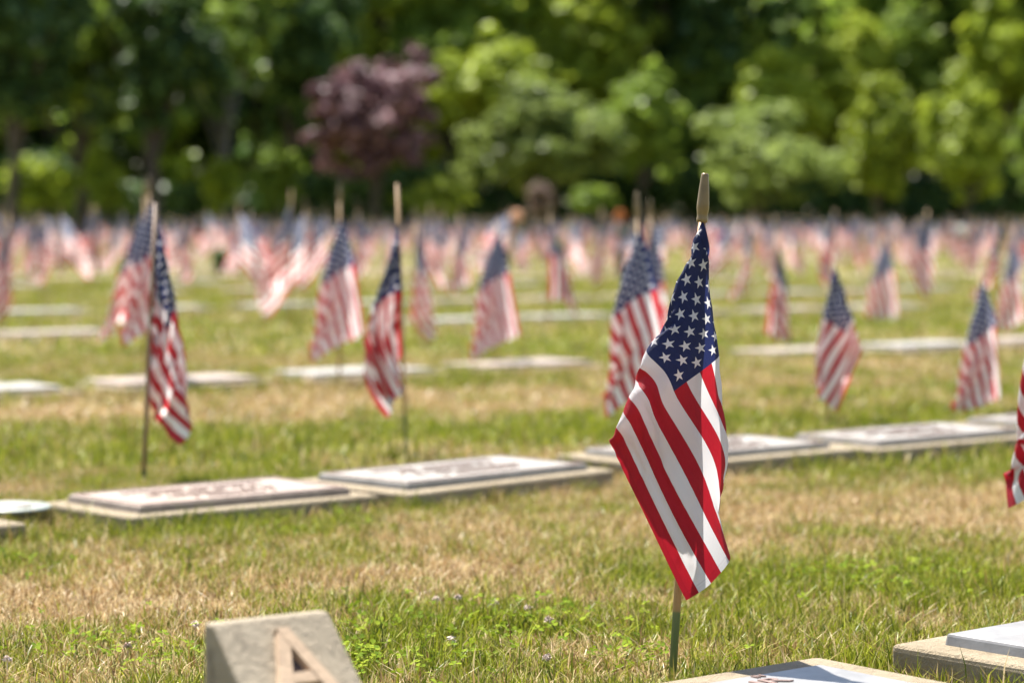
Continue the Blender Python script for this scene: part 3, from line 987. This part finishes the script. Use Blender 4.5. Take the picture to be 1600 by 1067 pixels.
# row 2
k = 0
row2lab = ["slab at the photo's shady edge in the second row", "wide pale slab behind the weathered flag stick", "pale slab between the weathered and the narrow flag, second row", "pale slab behind the narrow flag, second row", "second row slab below the diamond shaped flag",
           "second row slab hidden by the half hidden flag", "second row slab behind the sharp flag", "second row slab before the short flag with crossed stripes", "second row slab beyond the short flag with crossed stripes", "second row slab behind the short broad flag"]
for k in range(10):
    if k == 4: continue
    p = NRM * 8.15 + ROW * (3.98 + k * .86)
    marker(p, A39 + R((k * 37 % 7) - 3), ('bronze_grey', 'bronze_brown')[k % 2], row2lab[k], inscription=False)
# further rows
zones = [(-1e9, 210, "below the dark trees"), (210, 450, "below the grey tree trunk"), (450, 720, "below the purple tree"), (720, 1020, "below the broad pale tree"), (1020, 1300, "below the wide domed tree"), (1300, 1e9, "below the yellow green trees")]


def zone(x, y):
    u = 800 + x / y * F_PX
    for a, b_, t_ in zones:
        if a <= u < b_: return t_, u


BASE_FAR = mesh_bm("far_marker", bevel_box(.71, .41, -.05, .06, .02, 1))
BASE_FAR.materials.append(M['concrete'])
cs = [12.05, 15.0, 18.5]
while cs[-1] < 63: cs.append(cs[-1] + 2.6)
nm = 0
kinds = ['main', 'side', 'left', 'spread', 'fan']
CAND = []
for ri, c in enumerate(cs):
    t = .46 * c
    sp = .92 if ri < 2 else 1.0
    while t < 1.3 * c:
        t += sp * rnd.uniform(.88, 1.15)
        p = NRM * c + ROW * t
        if not (8 < p.y < 80) or abs(p.x) > .219 * p.y + .25: continue
        zt, u = zone(p.x, p.y)
        band = "in the third and fourth rows" if ri < 2 else ("in the middle rows" if p.y < 38 else "in the crowded far rows")
        if rnd.random() < (.70 if p.y < 30 else .5) and p.y < 46:
            nm += 1
            if p.y < 26:
                marker(p, A39 + R(rnd.uniform(-4, 4)), rnd.choice(('bronze_grey', 'bronze_brown')), "flat grave slab %s %s" % (band, zt), "flat slabs %s %s" % (band, zt), inscription=False)
            else:
                o = link("grave_marker", BASE_FAR, None)
                o.location = (p.x, p.y, -.02); o.rotation_euler = (0, 0, A39 + R(rnd.uniform(-4, 4)))
                tag(o, "faint flat grave slab %s %s" % (band, zt), "grave marker", "faint slabs %s %s" % (band, zt))
        if ri >= 2 and rnd.random() < .93:
            CAND.append((p + NRM * .26 + ROW * rnd.uniform(-.2, .2), band, zt))
CAND.sort(key=lambda e: e[0].y)
FAR = []
for i, (q, band, zt) in enumerate(CAND):
    H = rnd.uniform(.60, .80)
    yaw = rnd.choice((0, 0, 180, 10, -20, 90, -90, 45, 200)) + rnd.uniform(-25, 25)
    ln = (R(rnd.uniform(-5, 5)), R(rnd.uniform(-6, 6)))
    kd = rnd.choice(('main', 'side', 'left', 'spread', 'spread', 'fan', 'fan', 'open', 'open', 'wrap'))
    mir = rnd.random() < .5; dr = rnd.uniform(0, .05); sc_ = rnd.uniform(1.0, 1.22)
    if i < 266:
        flag("small blurred stick flag %s %s" % (band, zt), (q.x, q.y, 0), H, kd, R(yaw), ln, 'stick', .0062, tip=rnd.random() < .6, mirror=mir, cloth_drop=dr, group="stick flags %s %s" % (band, zt), sc=sc_, backlit=rnd.random() < .7, bright=True)
    else:
        FAR.append((q, H, kd, yaw, ln, mir, dr, sc_))
if FAR:
    V, Q, U, MI, nv = [], [], [], [], 0
    for (q, H, kd, yaw, ln, mir, dr, sc_) in FAR:
        B = LOW[kd]
        mu, mv, _ = B.shape
        v = np.stack([B[..., 0] * (-1 if mir else 1), -B[..., 1], -B[..., 2]], -1).reshape(-1, 3) * sc_
        ca, sa = math.cos(R(yaw)), math.sin(R(yaw))
        v = np.stack([v[:, 0] * ca - v[:, 1] * sa, v[:, 0] * sa + v[:, 1] * ca, v[:, 2] + H - dr], 1)
        ii, jj = np.meshgrid(np.arange(mu - 1), np.arange(mv - 1), indexing='ij')
        f = np.stack([ii * mv + jj, ii * mv + jj + 1, (ii + 1) * mv + jj + 1, (ii + 1) * mv + jj], -1).reshape(-1, 4)
        uvv = np.stack([np.repeat(np.arange(mu), mv) / (mu - 1), np.tile(np.arange(mv), mu) / (mv - 1)], 1)
        r_ = .006
        st = np.array([(x, y, z) for z in (-.02, H + .02) for (x, y) in ((-r_, -r_), (r_, -r_), (r_, r_), (-r_, r_))])
        fs = np.array([(0, 1, 5, 4), (1, 2, 6, 5), (2, 3, 7, 6), (3, 0, 4, 7), (4, 5, 6, 7)]) + len(v)
        al = np.concatenate([v, st])
        al[:, 0] += al[:, 2] * math.sin(ln[1]) + q.x; al[:, 1] += -al[:, 2] * math.sin(ln[0]) + q.y
        V.append(al); Q.append(np.concatenate([f, fs]) + nv); U.append(np.concatenate([uvv, np.zeros((8, 2))]))
        MI.append(np.concatenate([np.zeros(len(f), np.int32), np.ones(5, np.int32)])); nv += len(al)
    V = np.concatenate(V); Q = np.concatenate(Q); U = np.concatenate(U)
    me = mesh_np("far_flags", V, Q, True)
    uvl = me.uv_layers.new(name="UVMap"); uvl.data.foreach_set("uv", U[Q.ravel()].astype(np.float32).ravel())
    me.materials.append(M['flag_backlit']); me.materials.append(M['stick'])
    me.polygons.foreach_set("material_index", np.concatenate(MI).astype(np.int32))
    o = link("far_flags", me)
    tag(o, "pale mass of tiny stick flags at the foot of the trees", "flags", kind="stuff")
nf = len(CAND)
print("far flags", nf, "markers", nm)

# ------------------------------------------------------------------ section block with the letter A
def section_block():
    L, W, HB, HF, ST = .140, .20, .235, .055, .020
    bl = G(318, 972, HB)           # rear corner of the ridge
    ang = R(36)
    root = empty("section_marker", (bl.x, bl.y, 0), (0, 0, ang))
    tag(root, "small slanted concrete block with a raised letter A, out of focus near the camera", "section marker")
    bm = bmesh.new()
    prof = [(0, -.08), (0, HB), (-ST, HB + .001), (-W, HF), (-W, -.08)]       # (y, z): the face slants down towards the viewer
    a = [bm.verts.new((0, y, z)) for (y, z) in prof]
    b_ = [bm.verts.new((L, y, z)) for (y, z) in prof]
    bm.faces.new(a); bm.faces.new(b_[::-1])
    n = len(prof)
    for i in range(n): bm.faces.new((a[i], b_[i], b_[(i + 1) % n], a[(i + 1) % n]))
    bmesh.ops.recalc_face_normals(bm, faces=bm.faces[:])
    bmesh.ops.bevel(bm, geom=[e for e in bm.edges], offset=.0035, segments=2, profile=.5, affect='EDGES')
    link("block", mesh_bm("block", bm), M['section'], root)
    # letter A as mouldings raised on the slanted face ; thin dark plates paint the shade in its counters
    sl = Vector((0, -(W - ST), HF - HB)).normalized()          # down the slope
    ex = Vector((1, 0, 0)); nz = sl.cross(ex) * -1
    if nz.z < 0: nz = -nz
    o0 = Vector((L * .50, -ST, HB))

    def P(u, v, w): return o0 + ex * u + sl * v + nz * w

    def prism(poly, w0, w1):
        bm2 = bmesh.new()
        lo = [bm2.verts.new(P(u, v, w0)) for u, v in poly]; hi = [bm2.verts.new(P(u, v, w1)) for u, v in poly]
        m = len(poly)
        bm2.faces.new(hi)
        for i in range(m): bm2.faces.new((lo[i], lo[(i + 1) % m], hi[(i + 1) % m], hi[i]))
        bmesh.ops.recalc_face_normals(bm2, faces=bm2.faces[:])
        return bm2
    t0, t1 = .020, .140
    hw = .050; st = .0165
    legL = [(-.006, t0), (.008, t0), (-hw + st, t1), (-hw, t1)]
    legR = [(.006, t0), (hw, t1), (hw - st, t1), (-.008, t0)]
    bar = [(-.027, .076), (.027, .076), (.032, .089), (-.032, .089)]
    link("letter", mesh_bm("letter", prism(legL, .001, .011)), M['letter'], root)
    link("letter", mesh_bm("letter", prism(legR, .001, .0115)), M['letter'], root)
    link("letter", mesh_bm("letter", prism(bar, .001, .0105)), M['letter'], root)
    shade_top = [(0, .040), (.017, .076), (-.017, .076)]
    link("letter_counter_shade", mesh_bm("letter_counter_shade", prism(shade_top, .0005, .0022)), M['letter_shade'], root)
    shade_foot = [(-.026, .089), (.026, .089), (.036, .140), (-.036, .140)]
    link("letter_counter_shade", mesh_bm("letter_counter_shade", prism(shade_foot, .0005, .0022)), M['letter_shade'], root)
    return bl


blk = section_block()

# ------------------------------------------------------------------ pale ring of a sunken vase beside the brown plaque
pv = G(12, 788, .05)
root = empty("vase_ring", (pv.x, pv.y, 0))
tag(root, "pale round vase ring lying beside the brown plaque at the shady edge", "vase ring")
link("collar", lathe([(.060, .0), (.062, .036), (.092, .041), (.094, .044), (.088, .048), (.060, .047), (.056, .046), (.040, .043)], 40), M['vase'], root)
link("lid", lathe([(.052, .036), (.052, .046), (.044, .051), (.012, .053)], 32), M['bronze_grey'], root)


# ------------------------------------------------------------------ flowers and pots between the far flags
def bouquet(label, px, py, Y, col, size=.14, seed=0, dark=False):
    p = at(px, py, Y)
    root = empty("flower_bouquet", (p.x, p.y, 0))
    tag(root, label, "bouquet")
    h = max(p.z, .22)
    link("vase", lathe([(.035, -.02), (.04, .05), (.055, h * .45), (.05, h * .5)], 12), M['vase_dark'], root)
    rng = np.random.RandomState(seed)
    n = 260
    d = rng.normal(size=(n, 3)); d /= np.linalg.norm(d, axis=1, keepdims=True)
    c = d * size * rng.uniform(.5, 1, n)[:, None] + np.array([0, 0, h])
    v, f = quads(c, d + rng.normal(size=(n, 3)) * .4, rng.uniform(.02, .04, n), rng, .9)
    link("blossoms", mesh_np("blossoms", v, f), M['petal_' + col], root)
    n = 140
    d = rng.normal(size=(n, 3)); d /= np.linalg.norm(d, axis=1, keepdims=True)
    c = d * size * .8 + np.array([0, 0, h * .72])
    v, f = quads(c, d, rng.uniform(.02, .05, n), rng, .4)
    link("leaves", mesh_np("leaves", v, f), M['leaf_dark'], root)


bouquet("orange flowers above the half hidden flag", 970, 338, 27, 'orange', .055, 1)
bouquet("red flowers behind the diamond shaped flag's tip", 792, 356, 33, 'red', .055, 2)
bouquet("pink flowers beside the diamond shaped flag's tip", 768, 370, 31, 'pink', .06, 3)
bouquet("peach flowers high in the far rows near the dry shrub", 808, 338, 36, 'peach', .08, 4)
bouquet("red orange flowers past the sharp flag's blue cone", 1122, 372, 30, 'red', .07, 5)
bouquet("red flowers low beside the paired flags at the weathered stick", 206, 394, 25, 'red', .06, 6)
bouquet("white flowers in the far rows towards the sunny edge", 1500, 362, 36, 'white', .10, 7)
for (px, py, lab) in ((343, 418, "dark green potted plant under the pale flags"), (112, 404, "dark green potted plant under the blown open flag"), (58, 384, "dark green potted plant near the shady edge")):
    p = G(px, py + 10)
    root = empty("potted_plant", (p.x, p.y, 0))
    tag(root, lab, "potted plant")
    rng = np.random.RandomState(px)
    n = 300
    d = rng.normal(size=(n, 3)); d /= np.linalg.norm(d, axis=1, keepdims=True)
    v, f = quads(d * np.array([.10, .10, .13]) * rng.uniform(.4, 1, n)[:, None] + np.array([0, 0, .2]), d, rng.uniform(.02, .045, n), rng, .5)
    link("leaves", mesh_np("leaves", v, f), M['leaf_dark'], root)
    link("pot", lathe([(.06, -.01), (.075, .10), (.08, .12)], 14), M['vase_dark'], root)

# ------------------------------------------------------------------ grass
FT = np.array([f for f in FOOT])


def keep_mask(x, y, pad=0.0):
    ok = np.ones(len(x), bool)
    for (cx, cy, a) in FT:
        if cy > 16: continue
        dx, dy = x - cx, y - cy
        ca, sa = math.cos(a), math.sin(a)
        lx = dx * ca + dy * sa; ly = -dx * sa + dy * ca
        ok &= ~((np.abs(lx) < .355 + pad) & (np.abs(ly) < .205 + pad))
    dx, dy = x - blk.x, y - blk.y
    ca, sa = math.cos(R(36)), math.sin(R(36))
    lx = dx * ca + dy * sa; ly = -dx * sa + dy * ca
    ok &= ~((lx > -.01) & (lx < .182) & (ly < .01) & (ly > -.21))
    return ok


def blades(n, y0, y1, hmin, hmax, wid, margin, seed, power=1.0, near_bend=.95):
    rng = np.random.RandomState(seed)
    # uniform over the wedge in view and its margin
    Y = np.sqrt(rng.uniform(y0 ** 2, y1 ** 2, n)) if power == 1.0 else rng.uniform(y0, y1, n)
    X = rng.uniform(-1, 1, n) * (.214 * Y + margin)
    ok = keep_mask(X, Y)
    X, Y = X[ok], Y[ok]
    dry = dryness(X, Y)
    # tufts: thin out the gaps between
    tuft = vnoise(X + 20, Y + 70, .05) * .6 + vnoise(X + 3, Y + 7, .16) * .4
    ok = rng.rand(len(X)) < .35 + 1.1 * tuft
    X, Y, dry, tuft = X[ok], Y[ok], dry[ok], tuft[ok]
    n = len(X)
    h = rng.uniform(hmin, hmax, n) * (.65 + .6 * tuft) * (1.05 - .30 * dry)
    tall = rng.rand(n) < .035
    h[tall] *= 1.6
    if y0 < 10:
        h[~keep_mask(X, Y, .035)] *= 1.45
    w = wid * rng.uniform(.55, 1.2, n)
    az = rng.uniform(0, 2 * math.pi, n)
    face = rng.uniform(0, 2 * math.pi, n)
    bend = rng.uniform(.1, 1.0, n) ** 1.3 * (near_bend + .55 * dry)
    flat = rng.rand(n) < .12 + .22 * dry                   # lying blades
    bend[flat] *= 2.2
    dx, dy = np.cos(az) * bend * h, np.sin(az) * bend * h
    zt = h / np.sqrt(1 + .5 * bend ** 2)
    zt[flat] *= .55
    sx, sy = np.cos(face) * w * .5, np.sin(face) * w * .5
    z0 = swell(X, Y) - .006
    base = np.stack([X, Y, z0], 1)
    side = np.stack([sx, sy, np.zeros(n)], 1)
    mid = base + np.stack([dx * .32, dy * .32, zt * .62], 1)
    tip = base + np.stack([dx, dy, zt], 1)
    V = np.stack([base - side, base + side, mid + side * .85, mid - side * .85, tip], 1).reshape(-1, 3)
    k = np.arange(n)[:, None] * 5
    T = np.concatenate([k + np.array([0, 1, 2]), k + np.array([0, 2, 3]), k + np.array([3, 2, 4])], 1).reshape(-1, 3)
    # a blade is green or dry; patches only change the odds
    cl = rng.normal(dry + .02, .36)
    cl = np.clip((cl - .5) * 2.2 + .5, 0, 1)
    return V, T, np.repeat(cl, 5)


def grass(name, label, *a, **kw):
    V, T, D = blades(*a, **kw)
    me = mesh_np(name, V, T)
    at_ = me.attributes.new("dry", 'FLOAT', 'POINT')
    at_.data.foreach_set("value", D.astype(np.float32))
    o = link(name, me, M['blade'])
    tag(o, label, "grass", kind="stuff")


grass("grass", "sharp short lawn grass around the sharp flag, partly dried", 430000, 2.3, 6.2, .018, .043, .0026, .42, 1)
grass("grass", "short lawn grass around the first row of plaques", 170000, 6.2, 11.5, .028, .055, .0055, .5, 2)
grass("grass", "blurred lawn grass between the middle rows", 130000, 11.5, 26, .03, .06, .012, .8, 3)
grass("grass", "blurred lawn grass of the far rows up to the trees", 80000, 26, 92, .04, .075, .04, 1.5, 4)


# ------------------------------------------------------------------ clover
def clover():
    rng = np.random.RandomState(9)
    spots = [(90, 1030, .16, 60), (250, 1045, .12, 40), (700, 1000, .25, 120), (620, 1050, .15, 70), (820, 985, .2, 70), (1375, 918, .16, 130), (550, 1045, .08, 50), (990, 1040, .1, 40), (60, 900, .15, 30), (1530, 1045, .06, 14), (400, 830, .3, 50)]
    V, T, nv = [], [], 0
    for (px, py, r, n) in spots:
        c = G(px, py)
        for _ in range(n):
            x, y = c.x + rng.normal() * r * .6, c.y + rng.normal() * r * .6
            if not keep_mask(np.array([x]), np.array([y]), .01)[0]: continue
            z = rng.uniform(.016, .036)
            s = rng.uniform(.0042, .0078)
            a0 = rng.uniform(0, 6.28)
            tilt = rng.normal(size=2) * .35
            for k in range(3):
                a = a0 + k * 2.094
                pts = [(0, 0), (.75, -.55), (1.25, -.45), (1.35, 0), (1.25, .45), (.75, .55)]
                for (u, v) in pts:
                    X = (u * math.cos(a) - v * math.sin(a)) * s; Y = (u * math.sin(a) + v * math.cos(a)) * s
                    V.append((x + X, y + Y, z + X * tilt[0] + Y * tilt[1] + (abs(v) * .25) * s))
                T += [(nv, nv + i, nv + i + 1) for i in range(1, 5)]
                nv += 6
    me = mesh_np("clover", np.array(V), np.array(T))
    at_ = me.attributes.new("dry", 'FLOAT', 'POINT')
    o = link("clover", me, M['clover'])
    tag(o, "patches of green clover leaves in the near lawn", "clover", kind="stuff")
    V, T, nv = [], [], 0
    for (px, py) in ((682, 956), (716, 958), (858, 995), (825, 975), (772, 966), (705, 1030), (12, 1060), (200, 1035), (305, 1005), (855, 1050)):
        c = G(px, py)
        z0 = .020 + .010 * rng.rand()
        n = 46
        d = rng.normal(size=(n, 3)); d[:, 2] = np.abs(d[:, 2]) - .3; d /= np.linalg.norm(d, axis=1, keepdims=True)
        v, f = quads(np.array([c.x, c.y, z0]) + d * rng.uniform(.003, .0062, n)[:, None], d * .4 + rng.normal(size=(n, 3)) * .7 + np.array([0, 0, .5]), np.full(n, .0040), rng, .4)
        V.append(v); T.append(f + nv); nv += len(v)
        st = np.array([[c.x - .0008, c.y, 0], [c.x + .0008, c.y, 0], [c.x + .0006, c.y, z0], [c.x - .0006, c.y, z0]])
        V.append(st); T.append(np.array([[0, 1, 2, 3]]) + nv); nv += 4
    o = link("clover_flowers", mesh_np("clover_flowers", np.concatenate(V), np.concatenate(T)), M['clover_flower'])
    tag(o, "tiny whitish clover heads scattered in the near lawn", "clover flowers", kind="stuff")


clover()
